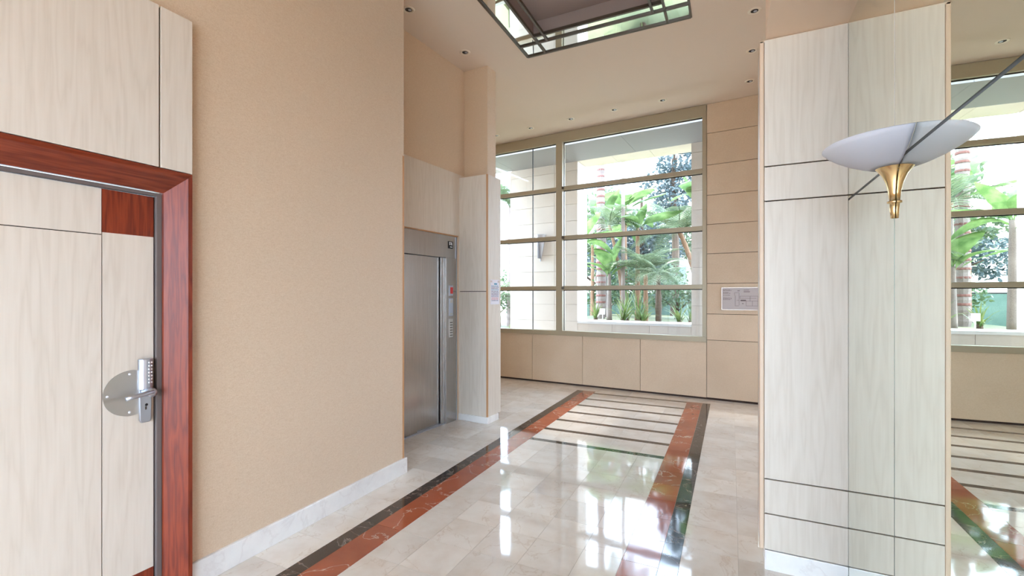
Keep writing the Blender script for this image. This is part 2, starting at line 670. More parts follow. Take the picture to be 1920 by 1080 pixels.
# ================================================================== CEILING with coffer
CX0, CX1, CY0, CY1 = -2.19, -0.37, 1.9, 4.995
bm = bmesh.new()
for poly in ([(-5.2, -5.0), (CX0, -5.0), (CX0, 7.40), far(-5.2, 0.24)[:2]],
             [(CX1, -5.0), (4.2, -5.0), far(3.95, 0.24)[:2], (CX1, 7.40)],
             [(CX0, -5.0), (CX1, -5.0), (CX1, CY0), (CX0, CY0)],
             [(CX0, CY1), (CX1, CY1), (CX1, 7.40), (CX0, 7.40)],
             [(CX0, 7.40), (CX1, 7.40), far(3.95, 0.24)[:2], far(-5.2, 0.24)[:2]]):
    prism(bm, [tuple(p) for p in poly], 2, H, H + 0.15)
ceiling = obj('ceiling', bm, CEIL)
struct(ceiling, 'high beige painted ceiling over the hall', 'ceiling')

cof = empty('ceiling_coffer', (0, 0, H))
tag(cof, 'rectangular ceiling coffer edged with mirror strips in dark bars', 'ceiling panel')
IX0, IX1, IY0, IY1 = -1.965, -0.60, 2.14, 4.76     # second line of bars
KX0, KX1, KY0, KY1 = -1.965, -0.60, 2.26, 4.63     # rim of the dim recess
bw = 0.011


def cbar(x0, y0, x1, y1, d=0.022):
    return bx('bar', (min(x0, x1) - (bw if x0 == x1 else 0), min(y0, y1) - (bw if y0 == y1 else 0), -0.012),
              (max(x0, x1) + (bw if x0 == x1 else 0), max(y0, y1) + (bw if y0 == y1 else 0), d), BRONZE, cof)


for c in ((CX0, CY0, CX0, CY1), (CX1, CY0, CX1, CY1), (CX0, CY0, CX1, CY0), (CX0, CY1, CX1, CY1),
          (IX0, CY0, IX0, CY1), (IX1, CY0, IX1, CY1), (CX0, IY0, CX1, IY0), (CX0, IY1, CX1, IY1),
          (KX0, KY0, KX1, KY0), (KX0, KY1, KX1, KY1), (-1.85, IY0, -1.85, IY1), (-0.715, IY0, -0.715, IY1)):
    cbar(*c)


def cmir(x0, y0, x1, y1):
    bx('mirror_strip', (x0 + 0.004, y0 + 0.004, 0.004), (x1 - 0.004, y1 - 0.004, 0.012), MIRROR_C, cof)


for (a, b_) in ((CX0, IX0), (IX1, CX1)):
    for (c, d) in ((CY0, IY0), (IY0, IY1), (IY1, CY1)):
        cmir(a, c, b_, d)
cmir(IX0, CY0, IX1, IY0)
cmir(IX0, IY1, IX1, CY1)
for (a, b_) in ((IX0, -1.85), (-1.85, -0.715), (-0.715, IX1)):
    cmir(a, IY0, b_, KY0)
    cmir(a, KY1, b_, IY1)
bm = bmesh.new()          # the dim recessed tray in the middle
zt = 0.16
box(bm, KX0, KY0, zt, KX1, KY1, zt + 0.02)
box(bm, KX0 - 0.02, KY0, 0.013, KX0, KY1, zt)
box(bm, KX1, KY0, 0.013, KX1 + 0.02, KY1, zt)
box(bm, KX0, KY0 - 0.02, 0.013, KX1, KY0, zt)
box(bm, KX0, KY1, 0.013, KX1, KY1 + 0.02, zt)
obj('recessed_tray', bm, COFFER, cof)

# ================================================================== LEFT WALL, DOOR
bm = bmesh.new()
DY0, DY1 = 0.175, 1.365      # door opening
box(bm, XL - 0.18, DY1, 0, XL, 3.176, H)
box(bm, XL - 0.18, -5.0, 0, XL, DY0, H)
box(bm, XL - 0.18, DY0, 2.12, XL, DY1, H)
box(bm, -3.45, 3.02, 0, XL - 0.18, 3.176, H)     # return of the elevator recess
wl = obj('wall_left', bm, WPAPER)
struct(wl, 'tan woven wallpaper wall between the door and the elevator recess', 'wall')
bx('corner_strip', (XL - 0.03, 3.160, 0.133), (XL + 0.002, 3.180, 2.765), LIP_O, wl)

bl = bx('baseboard_left', (XL - 0.004, 1.425, 0), (-2.558, 3.205, 0.133), SKIRT, None, bevel=0.003)
struct(bl, 'white marble baseboard along the tan wallpaper wall', 'baseboard')

# oak over-panel and door
XPN = -2.53
op = empty('oak_door_surround', (XPN, 0.77, 2.177))
tag(op, 'pale oak panelling above the mahogany framed door', 'wall panel')
for (a, b_) in ((1.274, 1.42), (0.266, 1.266), (0.11, 0.258)):
    bx('panel', (XL + 0.001 - XPN, a - 0.77, 0.004), (0, b_ - 0.77, 0.798), OAK, op, bevel=0.0015)
bx('panel_groove', (XL + 0.001 - XPN, 0.115 - 0.77, 0.006), (-0.012, 1.415 - 0.77, 0.79), DARK, op)

door = empty('door_1', (-2.63, 0.77, 0))
struct(door, 'pale oak door with mahogany corner squares in a mahogany frame', 'door')
ox, oy = -2.63, 0.77
# splayed mahogany architrave (profile in X: proud lip at -2.53, splay back to -2.60)
bm = bmesh.new()
prism(bm, [(-2.53 - ox, 1.42 - oy), (-2.53 - ox, 1.40 - oy), (-2.60 - ox, 1.322 - oy), (-2.64 - ox, 1.322 - oy),
           (-2.64 - ox, 1.364 - oy), (XL + 0.001 - ox, 1.364 - oy), (XL + 0.001 - ox, 1.42 - oy)], 2, 0.0, 2.10)
# mitred head is added as its own part; trim the jamb along the mitre
for v in bm.verts:
    if v.co.z > 1:
        yy = v.co.y + oy
        v.co.z = 2.07 + (yy - 1.322) * (2.177 - 2.07) / (1.42 - 1.322)
obj('architrave', bm, MAHOG, door)
bm = bmesh.new()
prism(bm, [(-2.53 - ox, 0.12 - oy), (-2.53 - ox, 0.14 - oy), (-2.60 - ox, 0.218 - oy), (-2.64 - ox, 0.218 - oy),
           (-2.64 - ox, 0.176 - oy), (XL + 0.001 - ox, 0.176 - oy), (XL + 0.001 - ox, 0.12 - oy)], 2, 0.0, 2.10)
for v in bm.verts:
    if v.co.z > 1:
        yy = v.co.y + oy
        v.co.z = 2.07 + (0.218 - yy) * (2.177 - 2.07) / (0.218 - 0.12)
obj('architrave', bm, MAHOG, door)
bm = bmesh.new()
prism(bm, [(-2.53 - ox, 2.177), (-2.53 - ox, 2.155), (-2.60 - ox, 2.07), (-2.64 - ox, 2.07), (-2.64 - ox, 2.119),
           (XL + 0.001 - ox, 2.119), (XL + 0.001 - ox, 2.177)], 1, 0.12 - oy, 1.42 - oy)
for v in bm.verts:
    z = v.co.z
    k = (z - 2.07) / (2.177 - 2.07)
    if v.co.y + oy > 0.77:
        v.co.y = 1.322 + k * (1.42 - 1.322) - oy
    else:
        v.co.y = 0.218 - k * (0.218 - 0.12) - oy
obj('architrave_head', bm, MAHOG_H, door)
# metal frame inside it
for a, b_ in ((1.298, 1.319), (0.221, 0.242)):
    bx('metal_jamb', (-2.645 - ox, a - oy, 0), (-2.612 - ox, b_ - oy, 2.066), JAMB, door)
bx('metal_head', (-2.645 - ox, 0.242 - oy, 2.050), (-2.612 - ox, 1.298 - oy, 2.066), JAMB, door)
# backing shadow gap and leaf
leaf = bx('door_leaf', (-2.672 - ox, 0.2435 - oy, 0.006), (-2.640 - ox, 1.297 - oy, 2.049), DARK, door)
LF0, LF1 = -2.640 - ox, -2.630 - ox
pw0, pw1 = 0.247, 1.291
jv, jh = 1.082, 1.833
jv2 = pw0 + (pw1 - jv)
g = 0.0022
for (y0, y1, z0, z1, m) in ((jv2 + g, jv - g, jh + g, 2.046, OAK), (jv2 + g, jv - g, 0.184 + g, jh - g, OAK), (jv2 + g, jv - g, 0.01, 0.184 - g, OAK),
                            (jv + g * 0.2, pw1, 1.844, 2.046, MAHOG), (jv + g, pw1, 0.184, 1.844, OAK), (jv + g * 0.2, pw1, 0.01, 0.184, MAHOG),
                            (pw0, jv2 - g * 0.2, 1.844, 2.046, MAHOG), (pw0, jv2 - g, 0.184, 1.844, OAK), (pw0, jv2 - g * 0.2, 0.01, 0.184, MAHOG)):
    nm = 'mahogany_square' if m is MAHOG else 'oak_panel'
    o = bx(nm, (LF0, y0 - oy, z0), (LF1, y1 - oy, z1), m, leaf)

# door furniture: plate, keypad lock, lever
px, pz = -2.63 - ox, 1.076
bm = bmesh.new()
pc, pr = 1.194, 0.110
poly = [(pc - oy + 0.055, pz + math.sqrt(pr ** 2 - 0.055 ** 2))]
for k in range(33):
    t = R(60) + (R(300) - R(60)) * k / 32
    poly.append((pc - oy + pr * math.cos(t), pz + pr * math.sin(t)))
prism(bm, poly[1:], 0, px, px + 0.003)
plate = obj('cover_plate', bm, PLATE, leaf)
for (dy, dz) in ((-0.094, 0.0), (-0.006, 0.092), (-0.006, -0.092)):
    bm = bmesh.new()
    lathe(bm, [(0.0, 0.0045), (0.004, 0.004), (0.0055, 0.003), (0.0055, 0.0)], 14)
    for v in bm.verts:
        v.co = (v.co.z + px + 0.002, v.co.x + pc + dy - oy, v.co.y + pz + dz)
    obj('rivet', bm, WHITE, door)
# long lock body, rounded section
bm = bmesh.new()
hw = 0.030
sec = [(0.0, -hw), (0.014, -hw), (0.028, -hw * 0.72), (0.034, -hw * 0.25), (0.034, hw * 0.25), (0.028, hw * 0.72), (0.014, hw), (0.0, hw)]
yc = 1.252 - oy
prism(bm, [(px + a, yc + b_) for a, b_ in sec], 2, 1.085, 1.236)
lock = obj('keypad_lock', bm, STEEL, door, smooth=False, bevel=0.004)
for r_ in range(7):
    for c_ in range(2):
        bm = bmesh.new()
        lathe(bm, [(0.0, 0.003), (0.0042, 0.0025), (0.0045, 0.0)], 10)
        cy_ = (0.004 + c_ * 0.013)
        for v in bm.verts:
            v.co = (v.co.z + px + 0.0335 - (0.004 if c_ else 0), v.co.x + yc + cy_, v.co.y + 1.218 - r_ * 0.0165)
        obj('key_button', bm, WHITE, lock, smooth=True)
bm = bmesh.new()
prism(bm, [(yc - 0.027, 1.10), (yc + 0.027, 1.10), (yc + 0.023, 0.935), (yc + 0.018, 0.921), (yc - 0.018, 0.921), (yc - 0.025, 0.935)], 0, px, px + 0.014)
esc = obj('escutcheon', bm, STEEL, door, bevel=0.003)
bm = bmesh.new()
lathe(bm, [(0.0, 0.003), (0.006, 0.0025), (0.007, 0.0)], 16)
for v in bm.verts:
    v.co = (v.co.z + px + 0.0135, v.co.x + yc + 0.002, v.co.y + 1.008)
obj('key_cylinder', bm, BLACK, esc)
bx('key_slot', (px + 0.0135, yc - 0.004, 0.985), (px + 0.0155, yc + 0.003, 1.0), BRONZE, esc)
bm = bmesh.new()
lathe(bm, [(0.0, 0.058), (0.018, 0.056), (0.022, 0.05), (0.022, 0.014), (0.026, 0.0)], 24)
for v in bm.verts:
    v.co = (v.co.z + px + 0.012, v.co.x + yc + 0.004, v.co.y + 1.072)
hub = obj('lever_hub', bm, STEEL, door, smooth=True)
bm = bmesh.new()
tube(bm, [(px + 0.062, yc + 0.008, 1.076), (px + 0.064, yc - 0.03, 1.072), (px + 0.064, yc - 0.07, 1.066), (px + 0.062, yc - 0.105, 1.060)],
     [0.012, 0.011, 0.0105, 0.0105], 10)
obj('lever', bm, STEEL, hub, smooth=True)

# ================================================================== ELEVATOR WALL (frame: x along, y into the wall)
ew = empty('wall_elevator', ELV_O, ELV_R)
struct(ew, 'elevator wall with pale oak panels below tan wallpaper', 'wall')
bx('wallpaper_field', (-0.9, 0.004, 3.06), (1.30, 0.25, H), WPAPER, ew)
bx('wall_core', (-0.9, 0.02, 2.30), (1.30, 0.25, 3.06), DARK, ew)
bx('oak_panel', (-0.9, -0.012, 2.292), (1.13, 0.02, 3.06), OAK, ew, bevel=0.0015)
bx('oak_panel', (0.952, -0.010, 0.0), (1.13, 0.02, 2.290), OAK, ew)
bx('shadow_gap', (-0.9, 0.0, 2.280), (0.955, 0.09, 2.292), LIP_O, ew)
bx('wall_core', (0.952, 0.02, 0.0), (1.30, 0.25, 2.30), DARK, ew)
bx('wall_core', (-0.9, 0.16, 0.0), (0.96, 0.25, 2.30), BLACK, ew)

el = empty('elevator', ELV_O + Matrix.Rotation(ELV_R, 3, 'Z') @ Vector((0.2, 0.0, 0)), ELV_R)
tag(el, 'stainless steel elevator entrance with sliding doors in the wall recess', 'elevator')
ex_ = -0.2
bx('header', (-0.7 + ex_, 0.010, 2.008), (0.930 + ex_, 0.15, 2.279), ESTEEL, el, bevel=0.002)
jm = bx('jamb', (0.715 + ex_, -0.002, 0.0), (0.905 + ex_, 0.15, 2.008), ESTEEL, el, bevel=0.003)
bx('jamb_edge', (0.907 + ex_, 0.004, 0.0), (0.934 + ex_, 0.15, 2.275), STEEL, el)
bx('side_trim', (0.936 + ex_, -0.008, 0.0), (0.951 + ex_, 0.10, 2.279), LIP, el)
bx('jamb_return', (0.655 + ex_, 0.022, 0.0), (0.713 + ex_, 0.15, 2.004), ESTEEL, el, bevel=0.002)
bx('door_panel', (0.23 + ex_, 0.055, 0.012), (0.640 + ex_, 0.075, 2.004), ESTEEL, el)
bx('door_panel', (-0.70 + ex_, 0.030, 0.012), (0.24 + ex_, 0.050, 2.000), ESTEEL, el)
bx('sill', (-0.70 + ex_, 0.015, 0.0), (0.70 + ex_, 0.15, 0.010), STEEL, el)
bx('shadow_reveal', (0.640 + ex_, 0.082, 0.012), (0.656 + ex_, 0.10, 2.004), BLACK, el)
# floor indicator
ind = bx('floor_indicator', (0.765 + ex_, 0.004, 2.125), (0.850 + ex_, 0.012, 2.212), BLACK, el, bevel=0.002)
bm = bmesh.new()
for (a, b_, c, d) in ((0.780, 2.165, 0.792, 2.202), (0.778, 2.193, 0.800, 2.202), (0.812, 2.165, 0.824, 2.202), (0.806, 2.185, 0.834, 2.195), (0.795, 2.138, 0.835, 2.148),
                      (0.789, 2.168, 0.801, 2.176), (0.826, 2.166, 0.836, 2.178)):
    box(bm, a + ex_, 0.002, b_, c + ex_, 0.005, d)
obj('indicator_symbols', bm, WHITE, ind)
# call plates on the jamb
cpx = 0.80 + ex_
c1 = bx('call_plate', (cpx - 0.035, -0.006, 1.545), (cpx + 0.042, -0.001, 1.672), STEEL, jm, bevel=0.001)
bx('red_display', (cpx - 0.012, -0.009, 1.572), (cpx + 0.036, -0.004, 1.650), REDLAMP, jm)
c2 = bx('call_plate', (cpx - 0.035, -0.006, 1.30), (cpx + 0.042, -0.001, 1.515), STEEL, jm, bevel=0.001)
for (z0, z1) in ((1.315, 1.335), (1.46, 1.50)):
    bx('call_button', (cpx - 0.018, -0.010, z0), (cpx + 0.026, -0.005, z1), PLATE, jm)
c3 = bx('call_plate', (cpx - 0.035, -0.006, 1.04), (cpx + 0.042, -0.001, 1.265), PLATE, jm, bevel=0.001)
for k in range(6):
    bx('vent_slot', (cpx - 0.02, -0.0075, 1.06 + k * 0.031), (cpx + 0.03, -0.0055, 1.07 + k * 0.031), BRONZE, jm)

# ================================================================== PIER beside the elevator
pier = empty('wall_pier', PIER_O, PIER_R)
struct(pier, 'oak clad pier beside the elevator with tan wallpaper above', 'wall')
bx('wallpaper_top', (-0.50, 0.128, 3.0), (-0.080, 0.325, H), WPAPER, pier)
bx('pier_core', (-0.50, 0.018, 0.0), (-0.018, 0.300, 3.0), DARK, pier)
bx('oak_panel', (-0.50, 0.0, 1.604), (-0.018, 0.018, 3.015), OAK, pier)
bx('oak_panel', (-0.50, 0.0, 0.08), (-0.018, 0.018, 1.596), OAK, pier)
bx('corner_lipping', (-0.018, 0.0, 0.08), (0.0, 0.018, 3.015), LIP_O, pier)
bx('end_panel', (-0.018, 0.018, 0.08), (0.0, 0.312, 3.015), OAK, pier)
bx('pier_top', (-0.50, 0.018, 3.0), (-0.018, 0.312, 3.015), LIP, pier)
bm = bmesh.new()
box(bm, -0.42, -0.014, 0, 0.012, 0.003, 0.08)
box(bm, -0.003, 0.003, 0, 0.012, 0.245, 0.08)
bp_ = obj('baseboard_pier', bm, SKIRT, None, loc=PIER_O, rz=PIER_R, bevel=0.002)
struct(bp_, 'white marble baseboard wrapping the oak pier by the elevator', 'baseboard')

# notice taped on the pier's end
nt_ = empty('paper_notice', PIER_O + Matrix.Rotation(PIER_R, 3, 'Z') @ Vector((0.0015, 0.17, 1.44)), PIER_R)
tag(nt_, 'white printed paper notice taped to the end of the oak pier', 'notice')
bx('sheet', (0, -0.105, 0), (0.0015, 0.105, 0.305), PAPER, nt_)
bm = bmesh.new()
bmr = bmesh.new()
bmc = bmesh.new()
random.seed(5)
for k in range(12):
    z = 0.225 - k * 0.0165
    tgt = bmr if k in (9, 10) else (bmc if k in (0, 3) else bm)
    x = -0.085
    while x < 0.08:
        L = random.uniform(0.012, 0.04)
        box(tgt, 0.0015, x, z, 0.0021, min(x + L, 0.085), z + 0.007)
        x += L + 0.008
box(bmc, 0.0015, -0.02, 0.243, 0.0021, 0.05, 0.262)
for nm, b_, m in (('print', bm, INK), ('print_red', bmr, INK_R), ('print_blue', bmc, INK_C)):
    obj(nm, b_, m, nt_)['kind'] = 'stuff'
for s in (-1, 1):
    bx('tape', (0.0013, s * 0.085 - 0.018, 0.27), (0.0024, s * 0.085 + 0.018, 0.295), plain('tape_brown', srgb(206, 184, 176), 0.4) if s < 0 else bpy.data.materials['tape_brown'], nt_)

# ================================================================== FAR WALL with window (frame: x along, y outwards)
fw = empty('wall_far', FAR_O, FAR_R)
struct(fw, 'far wall of beige limestone panels around the big window', 'wall')
WU0, WU1, WZ0, WZ1 = -4.75, -0.638, 0.855, H - 0.005     # window opening
bm = bmesh.new()
box(bm, -5.2, 0.022, 0.0, WU1, 0.24, WZ0 - 0.004)
box(bm, WU1 + 0.002, 0.022, 0.0, 2.6, 0.24, H)
box(bm, -5.2, 0.022, WZ0, WU0, 0.24, H)
obj('wall_core', bm, DARK, fw)
gp = 0.0035
us = [-5.18, -4.54, -3.563, -2.60, -1.622, WU1]
for a, b_ in zip(us[:-1], us[1:]):
    bx('stone_panel', (a + gp, 0, 0.03), (b_ - gp, 0.022, WZ0 - 0.002), STONE, fw, bevel=0.001)
zs = [0.03, 0.888, 1.275, 1.728, 2.170, 2.605, 3.040, 3.490, 3.960, H]
for a, b_ in ((WU1, 0.336), (0.336, 1.31), (1.31, 2.29)):
    for z0, z1 in zip(zs[:-1], zs[1:]):
        bx('stone_panel', (a + gp, 0, z0 + gp), (b_ - gp, 0.022, z1 - gp), STONE, fw, bevel=0.001)
for z0, z1 in ((0.888, 2.17), (2.17, 3.49), (3.49, H)):
    bx('stone_panel', (-5.18, 0, z0 + gp), (WU0 - gp, 0.022, z1 - gp), STONE, fw)

win = empty('window_1', FAR_O, FAR_R)
struct(win, 'large champagne framed window looking out on the palm garden', 'window')
d0, d1 = -0.015, 0.09
bx('frame_head', (WU0, d0, 4.222), (WU1, d1, WZ1), BRONZE_F, win, bevel=0.003)
bx('frame_sill', (WU0, d0 - 0.02, WZ0), (WU1, d1, 0.935), BRONZE_F, win, bevel=0.003)
bx('frame_jamb', (-0.697, d0, 0.935), (WU1, d1, 4.222), BRONZE_F, win, bevel=0.003)
bx('frame_jamb', (WU0, d0, 0.935), (WU0 + 0.06, d1, 4.222), BRONZE_F, win, bevel=0.003)
bx('mullion', (-3.075, d0 - 0.03, 0.935), (-2.955, d1, 4.222), BRONZE_F, win, bevel=0.003)
tz = (1.680, 2.556, 3.415)
for z in tz:
    bx('transom', (WU0 + 0.06, d0, z - 0.034), (-3.075, d1, z + 0.034), BRONZE_F, win, bevel=0.003)
    bx('transom', (-2.955, d0, z - 0.034), (-0.697, d1, z + 0.034), BRONZE_F, win, bevel=0.003)
    # small stay where the transom meets the mullion
    bm = bmesh.new()
    lathe(bm, [(0.0, -0.02), (0.022, -0.02), (0.022, 0.02), (0.0, 0.02)], 14, c=(-2.945, d0 - 0.03, z))
    obj('bracket_knob', bm, BRONZE, win)
zz = [0.935] + [v for z in tz for v in (z - 0.034, z + 0.034)] + [4.222]
for k in range(4):
    z0, z1 = zz[2 * k], zz[2 * k + 1]
    for a, b_ in ((WU0 + 0.06, -3.577), (-3.569, -3.075), (-2.955, -0.697)):
        bx('pane', (a, 0.044, z0), (b_, 0.050, z1), GLASS, win)
        # dark gasket line under each rail
        bx('gasket', (a, 0.036, z1 - 0.012), (b_, 0.043, z1), BLACK, win)
    bx('glazing_joint', (-3.577, 0.036, z0), (-3.569, 0.058, z1), BLACK, win)
for a in (-3.075 - 0.004, -2.955):
    bx('gasket', (a, 0.030, 0.935), (a + 0.006, 0.043, 4.222), BLACK, win)

# framed evacuation plan on the right hand panels
pn = empty('evacuation_plan', FAR_O + Matrix.Rotation(FAR_R, 3, 'Z') @ Vector((-0.165, -0.001, 1.338)), FAR_R)
tag(pn, 'framed evacuation plan hung on the beige stone panels beside the window', 'sign')
bx('sheet', (-0.262, -0.008, 0.006), (0.262, 0.0, 0.322), plain('plan_sheet', srgb(178, 164, 158), 0.35), pn)
fm = plain('plan_frame_metal', srgb(196, 182, 170), 0.3, 0.4)
for lo, hi in (((-0.27, -0.014, 0), (0.27, 0, 0.008)), ((-0.27, -0.014, 0.32), (0.27, 0, 0.328)),
               ((-0.27, -0.014, 0.008), (-0.262, 0, 0.32)), ((0.262, -0.014, 0.008), (0.27, 0, 0.32))):
    bx('frame_strip', lo, hi, fm, pn)
bm = bmesh.new()
ink2 = plain('plan_ink', srgb(112, 98, 98), 0.7)
for k, (z, n) in enumerate(((0.292, 5), (0.28, 6), (0.252, 4), (0.240, 5), (0.212, 5), (0.172, 6), (0.160, 6), (0.148, 5))):
    for q in range(n):
        box(bm, -0.245 + q * 0.019, -0.0088, z, -0.245 + q * 0.019 + random.uniform(0.009, 0.016), -0.008, z + 0.007)
def pline(x0, z0, x1, z1, w=0.004):
    box(bm, x0, -0.0088, z0, x1 if abs(x1 - x0) > w else x0 + w, -0.008, z1 if abs(z1 - z0) > w else z0 + w)
for a in ((-0.10, 0.25, -0.04, 0.25), (-0.10, 0.21, -0.10, 0.25), (-0.04, 0.07, -0.04, 0.25), (-0.09, 0.06, -0.09, 0.21), (-0.09, 0.06, -0.04, 0.06),
          (-0.03, 0.20, 0.20, 0.20), (-0.03, 0.17, 0.18, 0.17), (-0.03, 0.17, -0.03, 0.20), (0.05, 0.13, 0.20, 0.13), (0.05, 0.06, 0.05, 0.13),
          (0.05, 0.06, 0.20, 0.06), (0.20, 0.06, 0.20, 0.20), (0.10, 0.13, 0.10, 0.20), (-0.02, 0.13, 0.05, 0.15), (0.02, 0.26, 0.10, 0.27), (0.02, 0.285, 0.09, 0.292),
          (0.13, 0.06, 0.13, 0.13), (-0.07, 0.14, -0.04, 0.14), (-0.06, 0.275, -0.03, 0.285), (0.0, 0.09, 0.02, 0.10)):
    pline(*a)
obj('print', bm, ink2, pn)['kind'] = 'stuff'

# ================================================================== RIGHT SIDE: mirror wall, bulkhead, pilaster
bm = bmesh.new()
box(bm, XM + 0.012, 0.95, 0, 0.85, 3.20, 3.0)
wr = obj('wall_right', bm, CEIL_B)
struct(wr, 'wall behind the floor to soffit mirror', 'wall')
bm = bmesh.new()
box(bm, 0.176, 0.95, 3.0, 0.85, 2.955, H)
bk = obj('trim_1', bm, CEIL_B)
struct(bk, 'beige dropped bulkhead over the mirror', 'bulkhead')

mir = empty('wall_mirror', (XM, 1.95, 0))
tag(mir, 'floor to soffit wall mirror of jointed panels behind the trumpet sconce', 'mirror')
my = 1.95
VS0 = 2.196
HS = 2.058
for (y0, y1, z0, z1) in ((0.96, VS0 - 0.004, 0.002, HS - 0.006), (VS0 + 0.004, YP + 0.010, 0.002, HS - 0.006),
                         (0.96, VS0 - 0.006, HS + 0.006, 2.999), (VS0 + 0.002, YP + 0.010, HS + 0.006, 2.999)):
    bx('mirror_panel', (0, y0 - my, z0), (0.006, y1 - my, z1), MIRROR, mir)
bx('seam', (0.003, 0.96 - my, HS - 0.008), (0.008, YP + 0.01 - my, HS + 0.008), SEAM_D, mir)
bx('seam', (0.003, VS0 - 0.006 - my, 0.002), (0.008, VS0 + 0.006 - my, HS - 0.006), SEAM_D, mir)
bx('seam', (0.0, VS0 - 0.006 - my, HS + 0.006), (0.008, VS0 + 0.002 - my, 2.999), SEAM_L, mir)
bx('backing', (0.0065, 0.955 - my, 0.0), (0.011, YP + 0.01 - my, 3.0), SEAM_D, mir)

pil = empty('wall_pilaster', (0.35, YP, 0))
struct(pil, 'pale oak clad pilaster standing against the mirror', 'wall')
qx, qy = 0.35, YP
bx('pilaster_core', (0.19 - qx, 0.016, 0.0), (XM + 0.011 - qx, 0.24, 2.985), DARK, pil)
zs = [0.112, 0.316, 0.512, 2.083, 2.279, 2.997]
for z0, z1 in zip(zs[:-1], zs[1:]):
    bx('oak_panel', (0.170 - qx, 0.0, z0 + 0.0035), (XM - 0.0003 - qx, 0.016, z1 - 0.0035), OAK, pil, bevel=0.0012)
bx('corner_lipping', (0.146 - qx, 0.002, 0.112), (0.168 - qx, 0.06, 2.997), LIP, pil, bevel=0.004)
bx('side_panel', (0.150 - qx, 0.062, 0.112), (0.166 - qx, 0.250, 2.997), OAK, pil)
bx('pilaster_top', (0.150 - qx, 0.002, 2.985), (XM - 0.0003 - qx, 0.25, 2.996), LIP, pil)
bx('back_panel', (0.150 - qx, 0.24, 0.0), (XM - 0.0003 - qx, 0.252, 2.997), OAK, pil)
bpil = bx('baseboard_right', (0.176, YP - 0.004, 0), (XM - 0.0003, YP + 0.02, 0.110), SKIRT, None, bevel=0.002)
bx('plinth_side', (0.172, YP + 0.001, 0), (0.182, YP + 0.24, 0.110), SKIRT, bpil)
struct(bpil, 'white marble plinth under the oak pilaster', 'baseboard')

# trumpet sconce: a half bowl and half trumpet fixed flat on the mirror
sc = empty('wall_sconce', (XM - 0.0015, 2.193, 1.845))
tag(sc, 'half bowl frosted glass sconce on a brass trumpet against the mirror', 'wall lamp')
A0, A1 = R(90), R(270)
bm = bmesh.new()
prof = [(0.004, 0.0), (0.0095, 0.0), (0.0115, 0.03), (0.0125, 0.056), (0.020, 0.058), (0.020, 0.062), (0.013, 0.064), (0.0165, 0.10), (0.024, 0.135), (0.036, 0.165), (0.052, 0.188), (0.068, 0.203), (0.070, 0.205)]
lathe(bm, prof, 28, A0, A1)
tr = obj('trumpet', bm, BRASS, sc, smooth=True)
s_ = tr.modifiers.new('thickness', 'SOLIDIFY')
s_.thickness = 0.002
bm = bmesh.new()
prof = [(0.045, 0.192), (0.075, 0.200), (0.11, 0.213), (0.15, 0.232), (0.185, 0.253), (0.21, 0.272), (0.224, 0.287)]
lathe(bm, prof, 40, A0, A1)
bo = obj('bowl', bm, FROST, sc, smooth=True)
s_ = bo.modifiers.new('thickness', 'SOLIDIFY')
s_.thickness = 0.005
bx('back_plate', (-0.008, -0.05, 0.19), (0.0, 0.05, 0.235), BRONZE, sc)

# ================================================================== CLOSING WALLS, out of view
bm = bmesh.new()
box(bm, 0.85, 2.95, 0, 2.5, 3.20, H)
box(bm, 0.60, 2.96, 3.0, 0.85, 3.2, H)
box(bm, 2.40, 3.20, 0, 2.6, 5.3, H)
box(bm, 2.40, 5.3, 0, 2.6, 6.5, 0.9)
box(bm, 2.40, 5.3, 2.6, 2.6, 6.5, H)
box(bm, 2.40, 6.5, 0, 2.6, 7.7, H)
w = obj('wall_side', bm, CEIL_B)
struct(w, 'beige wall closing the bay behind the pilaster', 'wall')
bm = bmesh.new()
box(bm, -5.2, 4.98, 0, -3.0, 5.10, H)
box(bm, -5.3, 5.10, 0, -5.0, 8.2, H)
w = obj('wall_alcove', bm, WPAPER)
struct(w, 'wallpapered wall of the corner behind the oak pier', 'wall')
bm = bmesh.new()
box(bm, 0.85, 0.95, 0, 4.2, 1.2, H)
w = obj('wall_return', bm, CEIL_B)
struct(w, 'beige return wall behind the mirror', 'wall')
# entrance: glazed up to 3 m, solid above
RY, EH, EX = -2.2, 3.1, 1.5
bm = bmesh.new()
box(bm, XL - 0.2, RY - 0.2, EH, 4.2, RY, H)
box(bm, XL - 0.2, RY - 0.2, 0, XL + 0.05, RY, EH)
box(bm, EX, RY - 0.2, 0, 4.2, RY, EH)
box(bm, 4.0, RY, 0, 4.2, 0.95, H)
w = obj('wall_rear', bm, CEIL_B)
struct(w, 'entrance wall over the glazed doors', 'wall')
rw = empty('window_2', (0, RY, 0))
struct(rw, 'glazed entrance screen with slim metal mullions', 'window')
x = XL + 0.05
while x < EX - 0.1:
    bx('mullion', (x, -0.12, 0.0), (x + 0.06, -0.04, EH), BRONZE_F, rw)
    bx('pane', (x + 0.06, -0.085, 0.06), (min(x + 1.2275, EX), -0.079, EH - 0.06), GLASS, rw)
    x += 1.2275
bx('frame_head', (XL + 0.05, -0.12, EH - 0.06), (EX, -0.04, EH), BRONZE_F, rw)
bx('frame_sill', (XL + 0.05, -0.12, 0.0), (EX, -0.04, 0.06), BRONZE_F, rw)
sw = empty('added_window_3', (2.5, 5.3, 0.9))  # out of view, added to bring more daylight to the far end
struct(sw, 'added unseen side window bringing daylight into the bay behind the pilaster', 'window')
for yv in (0.0, 0.57, 1.14):
    bx('mullion', (-0.04, yv, 0.0), (0.04, yv + 0.06, 1.7), BRONZE_F, sw)
for yv in (0.06, 0.63):
    bx('pane', (-0.003, yv, 0.0), (0.003, yv + 0.51, 1.7), GLASS, sw)
